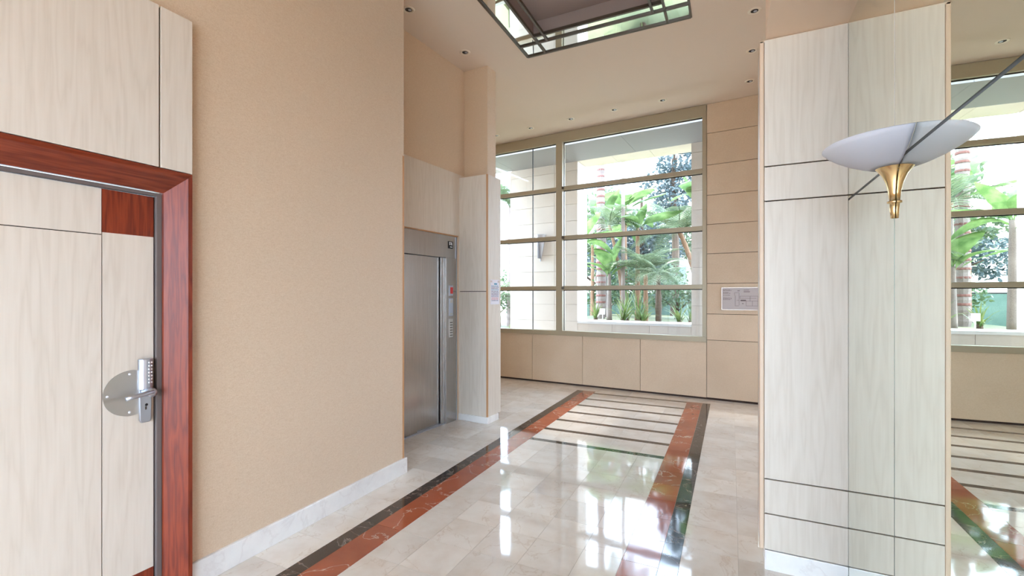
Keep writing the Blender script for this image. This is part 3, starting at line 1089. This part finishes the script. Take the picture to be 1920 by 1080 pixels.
portal('portal_bay', (2.65, 5.9, 1.75), (R(90), 0, R(90)), 1.2, 1.7)
portal('portal_entrance', ((XL + EX) / 2, RY - 0.25, EH / 2), (R(90), 0, R(180)), EX - XL, EH)
fwp = far(-2.7, 0.30, 2.55)
portal('portal_window', fwp, (R(90), 0, FAR_R), 4.2, 3.5)

# ================================================================== CEILING DOWNLIGHTS
bm = bmesh.new()
lathe(bm, [(0.034, 0.0), (0.036, -0.004), (0.046, -0.009), (0.060, -0.006), (0.063, 0.0)], 28)
ring_me = obj('trim_ring', bm, plain('downlight_trim', srgb(226, 214, 196), 0.3, 0.3), None, smooth=True)
bm = bmesh.new()
lathe(bm, [(0.0, -0.0012), (0.035, -0.0015), (0.035, -0.003)], 28)
can_me = obj('dark_can', bm, BLACK, None, smooth=True)
bm = bmesh.new()
lathe(bm, [(0.0, -0.005), (0.012, -0.0045), (0.017, -0.002), (0.018, -0.0012)], 18, c=(0.008, 0.010, 0))
bulb_me = obj('bulb', bm, STEEL, None, smooth=True)
DL = [((0.21, 5.165), 'recessed ceiling downlight closest to the bulkhead in the row beyond the pilaster'),
      ((0.218, 5.995), 'middle recessed downlight of the row above the floor beyond the pilaster'),
      ((0.224, 6.833), 'recessed downlight over the stone panels with the evacuation plan'),
      ((-0.903, 6.95), 'recessed downlight over the right end of the big window'),
      ((-1.619, 6.985), 'recessed downlight over the middle of the wide window pane'),
      ((-2.336, 7.045), 'recessed downlight before the window mullion on its wide pane side'),
      ((-3.076, 7.132), 'recessed downlight over the narrow window pane'),
      ((-3.771, 7.20), 'recessed downlight in the corner behind the oak pier'),
      ((-2.811, 4.578), 'recessed downlight in front of the wallpapered pier top'),
      ((-2.899, 3.65), 'recessed downlight over the elevator doors beside the wallpaper wall')]
for i, ((x, y), lab) in enumerate(DL):
    e = empty('downlight', (x, y, H))
    tag(e, lab, 'ceiling light', 'recessed ceiling downlights')
    for src in (ring_me, can_me, bulb_me):
        if i == 0:
            src.parent = e
        else:
            c = src.copy()
            COL.objects.link(c)
            c.parent = e

# ================================================================== OUTSIDE: porch and screen wall (far wall frame)
XW = 1.575      # inner face of the screen wall
XT = 0.54       # its thickness
px_ = empty('stone_screen_wall', FAR_O + Matrix.Rotation(FAR_R, 3, 'Z') @ Vector((0, XW, 0)), FAR_R)
tag(px_, 'pale limestone screen wall outside the window with an opening onto the garden', 'wall')
OL, OR, PZ, SZ = -3.318, -1.09, 1.02, 4.35
bm = bmesh.new()
box(bm, -4.92, 0.02, -0.3, OL - 0.02, XT - 0.0, 5.6)
box(bm, OR + 0.02, 0.02, -0.3, 3.2, XT, 5.6)
box(bm, OL - 0.02, 0.02, -0.3, OR + 0.02, XT, PZ - 0.05)
box(bm, OL - 0.02, 0.02, SZ + 0.02, OR + 0.02, XT, 5.6)
obj('wall_core', bm, make_stone('screen_joint', srgb(176, 160, 146), srgb(186, 170, 156)), px_)
g2 = 0.003
cz = [1.01 + 0.351 * k for k in range(10)]
cz = [0.0, 0.5] + cz + [SZ]
for (cols) in (([-4.92, -3.846, OL]), ([OR, -0.05, 1.0, 2.05, 3.1])):
    for a, b_ in zip(cols[:-1], cols[1:]):
        for z0, z1 in zip(cz[:-1], cz[1:]):
            if z1 - z0 < 0.05:
                continue
            bx('stone_panel', (a + g2, 0, z0 + g2), (b_ - g2, 0.02, z1 - g2), STONE_X, px_)
for a, b_ in zip([OL, -2.583, -1.849, OR][:-1], [OL, -2.583, -1.849, OR][1:]):
    for z0, z1 in ((0.0, 0.5), (0.5, PZ - 0.05)):
        bx('stone_panel', (a + g2, 0, z0 + g2), (b_ - g2, 0.02, z1 - g2), STONE_X, px_)
bx('coping', (OL, -0.01, PZ - 0.05), (OR, XT + 0.02, PZ), plain('white_coping', srgb(240, 238, 234), 0.6), px_)
for z0, z1 in zip(cz[2:-1], cz[3:]):       # reveals
    if z1 - z0 < 0.05:
        continue
    bx('reveal_panel', (OL - 0.02, 0.02, z0 + g2), (OL, XT, z1 - g2), STONE_X, px_)
    bx('reveal_panel', (OR, 0.02, z0 + g2), (OR + 0.02, XT, z1 - g2), STONE_X, px_)
for a, b_ in zip([OL, -2.6, -1.85, OR][:-1], [OL, -2.6, -1.85, OR][1:]):
    bx('head_panel', (a + g2, 0.02, SZ), (b_ - g2, XT, SZ + 0.02), STONE_X, px_)
for z0, z1 in zip(cz[:-1], cz[1:]):        # open end of the wall
    if z1 - z0 > 0.05:
        bx('end_panel', (-4.94, 0.0, z0 + g2), (-4.92, XT, z1 - g2), STONE_X, px_)

sf = empty('porch_soffit', FAR_O + Matrix.Rotation(FAR_R, 3, 'Z') @ Vector((0, 0, SZ)), FAR_R)
tag(sf, 'grey porch soffit of boards between the window and the screen wall', 'soffit')
for a in [-7.5 + 1.35 * k for k in range(8)]:
    bx('soffit_board', (a + 0.002, 0.52, 0.0), (a + 1.348, XW - 0.002, 0.06), SOFFIT_X, sf)

# cone shaped outdoor wall light
cl = empty('cone_wall_light', FAR_O + Matrix.Rotation(FAR_R, 3, 'Z') @ Vector((-4.17, XW - 0.0, 2.29)), FAR_R)
tag(cl, 'grey cone shaped outdoor lamp on the limestone screen wall', 'wall lamp')
bm = bmesh.new()
lathe(bm, [(0.004, 0.02), (0.128, 0.56), (0.132, 0.575), (0.120, 0.575), (0.01, 0.06)], 24, R(180), R(360), c=(0, -0.004, 0))
obj('shade', bm, plain('cone_lamp_grey', srgb(196, 196, 200), 0.4, 0.3), cl, smooth=True)
bx('spine', (-0.012, -0.135, 0.06), (0.012, -0.004, 0.50), plain('cone_lamp_spine', srgb(150, 152, 158), 0.4, 0.4), cl)
bm = bmesh.new()
lathe(bm, [(0.0, -0.01), (0.010, 0.0), (0.012, 0.03), (0.0, 0.05)], 12, c=(0, -0.02, 0))
obj('finial', bm, STEEL, cl, smooth=True)

# ground outside
gd = bx('ground', (-40, -40, -0.5), (40, 45, -0.13), PAVING)
struct(gd, 'pale paving outside around the building', 'ground')
bm = bmesh.new()
box(bm, -5.3, XW + XT + 0.02, -0.12, 12, 34, 0.85)
box(bm, -26, -1.5, -0.12, -5.3, 34, 0.35)
lw_ = obj('garden_bed', bm, LAWN, None, loc=FAR_O, rz=FAR_R)
struct(lw_, 'green planted garden bed behind the screen wall', 'ground')


def gz(u):
    return 0.85 if u > -5.3 else 0.35


# ------------------------------------------------------------------ plants
def frond_mesh(name, L, n, leaf_l, leaf_w, droop, fold, m, tip=0.35):
    bm = bmesh.new()
    pts = []
    for i in range(n + 1):
        t = i / n
        pts.append(Vector((L * (t - 0.16 * droop * t * t), 0, L * (0.35 * t - droop * t * t))))
    tube(bm, pts, [0.012 * (1 - 0.8 * i / n) * max(1, L) for i in range(n + 1)], 4)
    for i in range(2, n + 1):
        p = pts[i]
        d = (pts[i] - pts[i - 1]).normalized()
        t = i / n
        ll = leaf_l * (0.55 + 0.9 * math.sin(math.pi * min(1, t * 0.9 + 0.08))) * (1 - tip * t)
        for s in (-1, 1):
            for h in (0, 0.5):
                q = p - d * (L / n) * h
                out = (Vector((0, s, 0)) * 0.85 + d * 0.6 + Vector((0, 0, fold))).normalized()
                a = q + d * leaf_w
                b_ = q - d * leaf_w
                mid = q + out * ll * 0.55
                end = q + out * ll + Vector((0, 0, -ll * 0.28))
                v = [bm.verts.new(x) for x in (b_, mid - d * leaf_w, end, mid + d * leaf_w, a)]
                bm.faces.new((v[0], v[1], v[3], v[4]))
                bm.faces.new((v[1], v[2], v[3]))
    me = bpy.data.meshes.new(name)
    bm.to_mesh(me)
    bm.free()
    me.materials.append(m)
    return me


FR_A = [frond_mesh('frond', 1.25, 12, 0.42, 0.013, dr, 0.15, L_PALM) for dr in (0.45, 0.62, 0.8)]
FR_B = [frond_mesh('frond', 2.1, 18, 0.55, 0.018, dr, 0.12, L_PALM) for dr in (0.35, 0.55, 0.75)]


def palm(label, u, w, h, r, fronds, nf, bark, sc=1.0, lean=(0, 0), group='garden palms', rings=True, seed=1, bulge=0.0, ringed=False):
    rnd = random.Random(seed)
    e = empty('palm_tree', far(u, w, gz(u)), rnd.uniform(0, 6))
    tag(e, label, 'palm tree', group)
    e.rotation_euler = (0, 0, FAR_R)
    bm = bmesh.new()
    n = max(8, int(h / 0.12))
    pts, rad = [], []
    for i in range(n + 1):
        t = i / n
        pts.append((lean[0] * t * t, lean[1] * t * t, h * t))
        rr = r * (1.15 - 0.3 * t + bulge * math.sin(math.pi * min(1, t * 1.2)))
        rad.append(rr * (1.08 if (rings and i % 2) else 0.95))
    tube(bm, pts, rad, 10)
    obj('trunk', bm, bark, e, smooth=False)
    if ringed:
        for q in range(int((h - 0.6) / 0.2)):
            t = (0.5 + q * 0.2) / h
            bm = bmesh.new()
            rr = r * (1.15 - 0.3 * t) * 1.09
            lathe(bm, [(rr * 0.9, -0.03), (rr, -0.02), (rr, 0.02), (rr * 0.9, 0.03)], 12, c=(lean[0] * t * t, lean[1] * t * t, h * t))
            obj('trunk_ring', bm, RINGC, e)
    top = Vector(pts[-1])
    for k in range(nf):
        me = fronds[k % len(fronds)]
        el_ = rnd.uniform(-0.95, 0.25)
        s = sc * rnd.uniform(0.85, 1.1)
        inst('frond', me, e, top, (0, el_, k * 2.4 + rnd.uniform(-0.3, 0.3)), (s, s, s))
    return e


def banana_leaf(name, L, W, arch, m, seed=1):
    rnd = random.Random(seed)
    bm = bmesh.new()
    n = 14
    rows = []
    for i in range(n + 1):
        t = i / n
        c = Vector((L * (0.95 * t - 0.18 * arch * t * t), 0, L * (0.55 * t - arch * 0.75 * t * t)))
        wd = 0.0 if t < 0.14 else W * math.sin(math.pi * ((t - 0.14) / 0.86) ** 0.75) ** 0.7
        wd = max(wd, 0.012)
        j = rnd.uniform(0.86, 1.0)
        rows.append([bm.verts.new(c + Vector((0, y * wd * (j if abs(y) == 1 else 1), (abs(y) ** 1.4) * wd * (0.30 - 0.75 * t)))) for y in (-1, -0.5, 0, 0.5, 1)])
    for i in range(n):
        for k in range(4):
            bm.faces.new((rows[i][k], rows[i][k + 1], rows[i + 1][k + 1], rows[i + 1][k]))
    me = bpy.data.meshes.new(name)
    bm.to_mesh(me)
    bm.free()
    me.materials.append(m)
    for p in me.polygons:
        p.use_smooth = True
    return me


BL = [banana_leaf('leaf', 1.5, 0.24, a, L_BAN, i) for i, a in enumerate((0.35, 0.6, 0.85, 1.1))]


def banana(label, u, w, h, nl, sc=1.0, bark=BARK_O, r=0.07, lean=(0, 0), seed=1):
    rnd = random.Random(seed)
    e = empty('banana_plant', far(u, w, gz(u)), FAR_R)
    tag(e, label, 'banana plant', 'garden banana plants')
    bm = bmesh.new()
    n = 10
    tube(bm, [(lean[0] * (i / n) ** 2, lean[1] * (i / n) ** 2, h * i / n) for i in range(n + 1)], [r * (1.2 - 0.5 * i / n) for i in range(n + 1)], 10)
    obj('stem', bm, bark, e, smooth=True)
    for k in range(nl):
        s = sc * rnd.uniform(0.8, 1.15)
        el_ = rnd.uniform(-1.0, 0.1)
        inst('leaf', BL[k % 4], e, (lean[0], lean[1], h - 0.03 * k), (rnd.uniform(-0.3, 0.3), el_, k * 2.4 + rnd.uniform(-0.4, 0.4)), (s, s, s))
    return e


def leaf_cloud(bm, blobs, count, size, rnd):
    tot = sum(b[3] ** 2 for b in blobs)
    for b in blobs:
        for _ in range(int(count * b[3] ** 2 / tot)):
            d = Vector((rnd.gauss(0, 1), rnd.gauss(0, 1), rnd.gauss(0, 1))).normalized()
            rr = b[3] * rnd.uniform(0.35, 1.0) ** 0.5
            p = Vector(b[:3]) + Vector((d.x * rr, d.y * rr, d.z * rr * 0.85))
            a = Vector((rnd.uniform(-1, 1), rnd.uniform(-1, 1), rnd.uniform(-1, 0.6))).normalized()
            c = a.orthogonal().normalized()
            c = Matrix.Rotation(rnd.uniform(0, 6.28), 3, a) @ c
            s = size * rnd.uniform(0.6, 1.3)
            v = [bm.verts.new(x) for x in (p, p + a * s * 0.5 + c * s * 0.24, p + a * s, p + a * s * 0.5 - c * s * 0.24)]
            bm.faces.new(v)


def tree(label, u, w, h, blobs, count, size, leafm, bark=BARK_B, r=0.12, seed=1, cat='tree', group='trees at the back of the garden'):
    rnd = random.Random(seed)
    e = empty('leafy_tree', far(u, w, gz(u)), FAR_R)
    tag(e, label, cat, group)
    bm = bmesh.new()
    tube(bm, [(0, 0, 0), (0.05, 0, h * 0.35), (-0.04, 0.03, h * 0.7), (0, 0, h)], [r * 1.2, r, r * 0.75, r * 0.3], 8)
    for b in blobs:
        st = Vector((0, 0, max(0.2, min(h * 0.9, b[2] - b[3] * 0.9))))
        tube(bm, [st, st.lerp(Vector(b[:3]), 0.55) + Vector((0, 0, 0.1)), b[:3]], [r * 0.5, r * 0.32, r * 0.12], 5)
    obj('trunk', bm, bark, e)
    bm = bmesh.new()
    leaf_cloud(bm, blobs, count, size, rnd)
    f = obj('foliage', bm, leafm, e)
    f['kind'] = 'stuff'
    return e


def strap_plant(label, u, w, n, L, seed):
    rnd = random.Random(seed)
    e = empty('strap_leaf_plant', far(u, w, gz(u)), FAR_R)
    tag(e, label, 'plant', 'strap leaved plants in the bed')
    bm = bmesh.new()
    for k in range(n):
        az = rnd.uniform(0, 6.28)
        tilt = rnd.uniform(0.1, 0.9)
        l = L * rnd.uniform(0.7, 1.2)
        d = Vector((math.cos(az), math.sin(az), 0))
        sd = Vector((-d.y, d.x, 0))
        prev = None
        for i in range(6):
            t = i / 5
            p = d * (l * tilt * t * (0.5 + 0.5 * t)) + Vector((0, 0, l * (t * (1.05 - 0.2 * tilt) - 0.55 * tilt * t ** 3)))
            wd = 0.022 * (1 - t) ** 0.6 + 0.002
            cur = (bm.verts.new(p - sd * wd), bm.verts.new(p + sd * wd))
            if prev:
                bm.faces.new((prev[0], prev[1], cur[1], cur[0]))
            prev = cur
    o = obj('leaves', bm, L_STRAP, e)
    o['kind'] = 'stuff'
    bm = bmesh.new()
    lathe(bm, [(0.0, 0.14), (0.05, 0.12), (0.07, 0.0)], 8)
    obj('crown_base', bm, BARK_B, e)
    return e


# the plants the window shows, from the screen wall outwards
palm('small palm with a shaggy brown trunk right behind the garden coping', -2.20, 4.0, 1.18, 0.055, FR_A, 15, BARK_B, 0.62, seed=3, bulge=0.35)
palm('tall palm with a pale ringed trunk rising past the window head', -4.34, 6.0, 6.2, 0.125, FR_B, 12, BARK, 0.6, seed=4, ringed=True)
palm('slim white palm stem standing beside the leaning twin', -3.36, 5.0, 5.4, 0.055, FR_B, 9, BARK, 0.5, seed=5, rings=False)
palm('slender leaning palm crossing the white stem', -3.40, 5.1, 2.7, 0.05, FR_A, 11, BARK_O, 0.9, lean=(-0.45, 0.2), seed=6, rings=False)
palm('arching palm with long fronds beside the stone reveal', -1.55, 6.2, 2.5, 0.07, FR_B, 15, BARK_O, 0.8, lean=(-0.55, 0.0), seed=7)
palm('low feathery palm in the middle of the bed', -2.70, 4.8, 1.25, 0.06, FR_A, 14, BARK_O, 0.95, seed=9)
palm('palm beyond the open end of the screen wall', -8.7, 8.0, 4.6, 0.11, FR_B, 13, BARK, 0.9, seed=10)
palm('short palm on the lawn past the end of the screen wall', -8.6, 7.0, 1.1, 0.08, FR_A, 12, BARK_B, 1.0, seed=12)
banana('banana plant with an orange stem and upright fan of leaves', -3.12, 5.6, 2.6, 9, 0.85, seed=2)
banana('banana plant with broad leaves next to the ringed palm', -4.55, 7.0, 3.0, 10, 1.05, BARK, seed=3)
banana('low banana plant with pale broad leaves', -3.75, 5.0, 1.3, 8, 0.9, BARK, seed=4)
banana('banana plant with torn leaves against the stone reveal', -1.35, 5.4, 3.3, 8, 0.75, seed=5, lean=(-0.2, 0))
banana('banana plant with a thick stem at the back of the bed', -5.4, 8.2, 3.0, 9, 1.3, seed=6)
banana('tall banana plant rising between the ringed palm and the white stem', -4.05, 7.6, 3.7, 10, 1.0, BARK_O, seed=14)
banana('young banana plant near the screen wall corner', -4.2, 4.0, 2.1, 8, 0.9, BARK, seed=8)
tree('tall blue green tree rising behind the arching palm', -2.75, 9.0, 6.4,
     [(0.1, 0, 5.5, 0.75), (-0.5, 0.2, 4.6, 0.65), (0.6, 0, 4.7, 0.6), (0.0, -0.2, 3.9, 0.6), (0.35, 0, 6.1, 0.5)], 2600, 0.17, L_BLUE, seed=1)
tree('dark leafy tree behind the banana fan', -4.1, 10.0, 4.6, [(0, 0, 2.9, 0.95), (-0.8, 0.2, 2.4, 0.8), (0.8, 0, 2.5, 0.8)], 2600, 0.17, L_BLUE, seed=2)
tree('pale feathery tree behind the ringed palm', -6.3, 12.0, 6.0, [(0, 0, 5.0, 1.1), (-1.0, 0, 3.8, 1.0), (0.9, 0.2, 4.0, 1.1), (1.9, 0, 3.2, 0.9)], 3600, 0.22, L_PALM, seed=3)
tree('wide grey green tree behind the small garden building', -8.4, 20.6, 6.2, [(0, 0, 4.6, 1.6), (-1.9, 0, 3.6, 1.5), (1.9, 0.2, 3.6, 1.5)], 3000, 0.32, L_PALM, r=0.2, seed=31)
tree('dense dark tree filling the gap beside the small garden building', -7.6, 15.0, 5.0, [(0, 0, 3.4, 1.2), (-1.4, 0, 2.6, 1.0), (1.4, 0.2, 2.6, 1.0)], 2600, 0.22, L_BLUE, r=0.15, seed=32)
tree('light green tree beside the small garden building at the back', -4.0, 14.0, 5.4, [(0, 0, 4.2, 1.1), (-1.1, 0, 3.2, 1.0), (1.1, 0.2, 3.2, 1.0)], 3000, 0.22, L_PALM, r=0.12, seed=34)
tree('low wide dark tree in front of the small garden building', -5.0, 13.2, 3.2, [(0, 0, 2.2, 0.8), (-1.0, 0, 1.7, 0.7), (1.0, 0.2, 1.7, 0.7)], 2200, 0.18, L_BLUE, r=0.1, seed=33)
tree('round green shrub at the foot of the fence', -4.9, 8.6, 1.4, [(0, 0, 0.8, 0.55), (0.6, 0, 0.7, 0.5), (-0.6, 0, 0.7, 0.5)], 1200, 0.13, L_DARK, r=0.04, seed=4, cat='shrub', group='shrubs in the garden bed')
tree('dark green shrub under the tall blue green tree', -2.3, 6.8, 1.2, [(0, 0, 0.75, 0.5), (0.7, 0, 0.6, 0.45), (-0.7, 0.1, 0.7, 0.5)], 1400, 0.12, L_DARK, r=0.04, seed=5, cat='shrub', group='shrubs in the garden bed')
tree('broad shrub behind the strap leaved plants', -3.6, 7.6, 1.8, [(0, 0, 1.3, 0.7), (0.9, 0, 1.2, 0.6), (-0.9, 0.1, 1.2, 0.6)], 1700, 0.14, L_DARK, r=0.05, seed=6, cat='shrub', group='shrubs in the garden bed')
tree('leafy shrub past the open end of the screen wall', -9.5, 8.3, 2.2, [(0, 0, 1.5, 0.9), (1.0, 0, 1.0, 0.7), (-1.0, 0.1, 1.2, 0.7)], 1700, 0.16, L_DARK, r=0.05, seed=7, cat='shrub', group='shrubs in the garden bed')
for k, (u, w_, n, L, lab) in enumerate((
        (-2.95, 3.6, 26, 0.75, 'clump of strap leaves between the white palm stem and the low feathery palm'),
        (-2.65, 3.9, 26, 0.85, 'tall clump of strap leaves at the foot of the low feathery palm'),
        (-2.45, 3.5, 22, 0.60, 'short clump of strap leaves beside the shaggy brown palm trunk'),
        (-3.05, 4.3, 24, 0.95, 'longest clump of strap leaves behind the other clumps near the white stem'),
        (-1.70, 3.9, 22, 0.60, 'clump of strap leaves in front of the low dark screen'),
        (-1.40, 3.6, 20, 0.50, 'smallest clump of strap leaves close to the stone reveal'),
        (-4.00, 4.6, 22, 0.60, 'clump of strap leaves in front of the netting fence'))):
    strap_plant(lab, u, w_, n, L, 20 + k)

# little white marker on a stake
mk = empty('garden_marker', far(-3.40, 3.4, gz(-3.40)), FAR_R)
tag(mk, 'small white marker sign on a stake in the bed', 'sign')
bx('stake', (-0.008, -0.008, 0), (0.008, 0.008, 0.26), WHITE, mk)
bx('sign_board', (-0.065, -0.014, 0.24), (0.065, -0.008, 0.38), WHITE, mk)

# green netting fence
ne = empty('netting_fence', far(-6.0, 9.6, gz(-6.0)), FAR_R)
tag(ne, 'green netting fence on posts behind the garden plants', 'fence')
for k in range(5):
    bx('net_panel', (-2.6 + k * 1.3 + 0.03, -0.01, 0.05), (-1.3 + k * 1.3 - 0.03, 0.01, 1.25), NETTING, ne)
for k in range(6):
    bx('post', (-2.63 + k * 1.3, -0.03, 0), (-2.57 + k * 1.3, 0.03, 1.35), BRONZE, ne)
bx('top_rail', (-2.6, -0.02, 1.25), (3.9, 0.02, 1.29), BLACK, ne)

# dark screen with a pale coping
ds = empty('dark_screen', far(-3.25, 12.0, gz(-3.25)), FAR_R)
tag(ds, 'low dark screen panel with pale edging among the shrubs', 'screen')
bx('dark_panel', (-0.45, -0.03, 0.10), (0.45, 0.03, 0.60), plain('dark_screen_cloth', srgb(66, 66, 76), 0.8), ds)
bx('top_edge', (-0.5, -0.05, 0.60), (0.5, 0.05, 0.66), WHITE, ds)
bx('bottom_edge', (-0.5, -0.05, 0.03), (0.5, 0.05, 0.10), WHITE, ds)
for s in (-0.48, 0.45):
    bx('post', (s, -0.03, 0), (s + 0.05, 0.03, 0.60), WHITE, ds)

# pale houses beyond
RENDER_W = plain('pale_render', srgb(236, 230, 222), 0.8)
PANE = plain('far_window_pane', srgb(150, 164, 172), 0.2)


def house(label, u, w_, wd, h, wins):
    e = empty('garden_house', far(u, w_, gz(u)), FAR_R)
    tag(e, label, 'building', None)
    bx('wall', (-wd / 2, 0, -0.3), (wd / 2, 2.6, h), RENDER_W, e)
    bx('roof', (-wd / 2 - 0.2, -0.2, h), (wd / 2 + 0.2, 2.8, h + 0.18), STONE_X, e)
    for (x, z, a, b_) in wins:
        f = bx('window', (x - a / 2, -0.04, z), (x + a / 2, 0.02, z + b_), WHITE, e)
        bx('pane', (x - a / 2 + 0.06, -0.05, z + 0.06), (x - 0.03, -0.03, z + b_ - 0.06), PANE, f)
        bx('pane', (x + 0.03, -0.05, z + 0.06), (x + a / 2 - 0.06, -0.03, z + b_ - 0.06), PANE, f)


house('small pale garden building with a wide window behind the shrubs', -3.6, 16.2, 4.2, 2.9, ((-0.5, 1.2, 1.3, 0.95), (1.2, 1.2, 0.9, 0.95)))
house('tall pale building far behind the palms', -9.0, 26.0, 9.0, 13.0, [(x, z, 0.9, 1.5) for x in (-3, -1.2, 0.6, 2.4) for z in (3, 6.0, 9.0)])
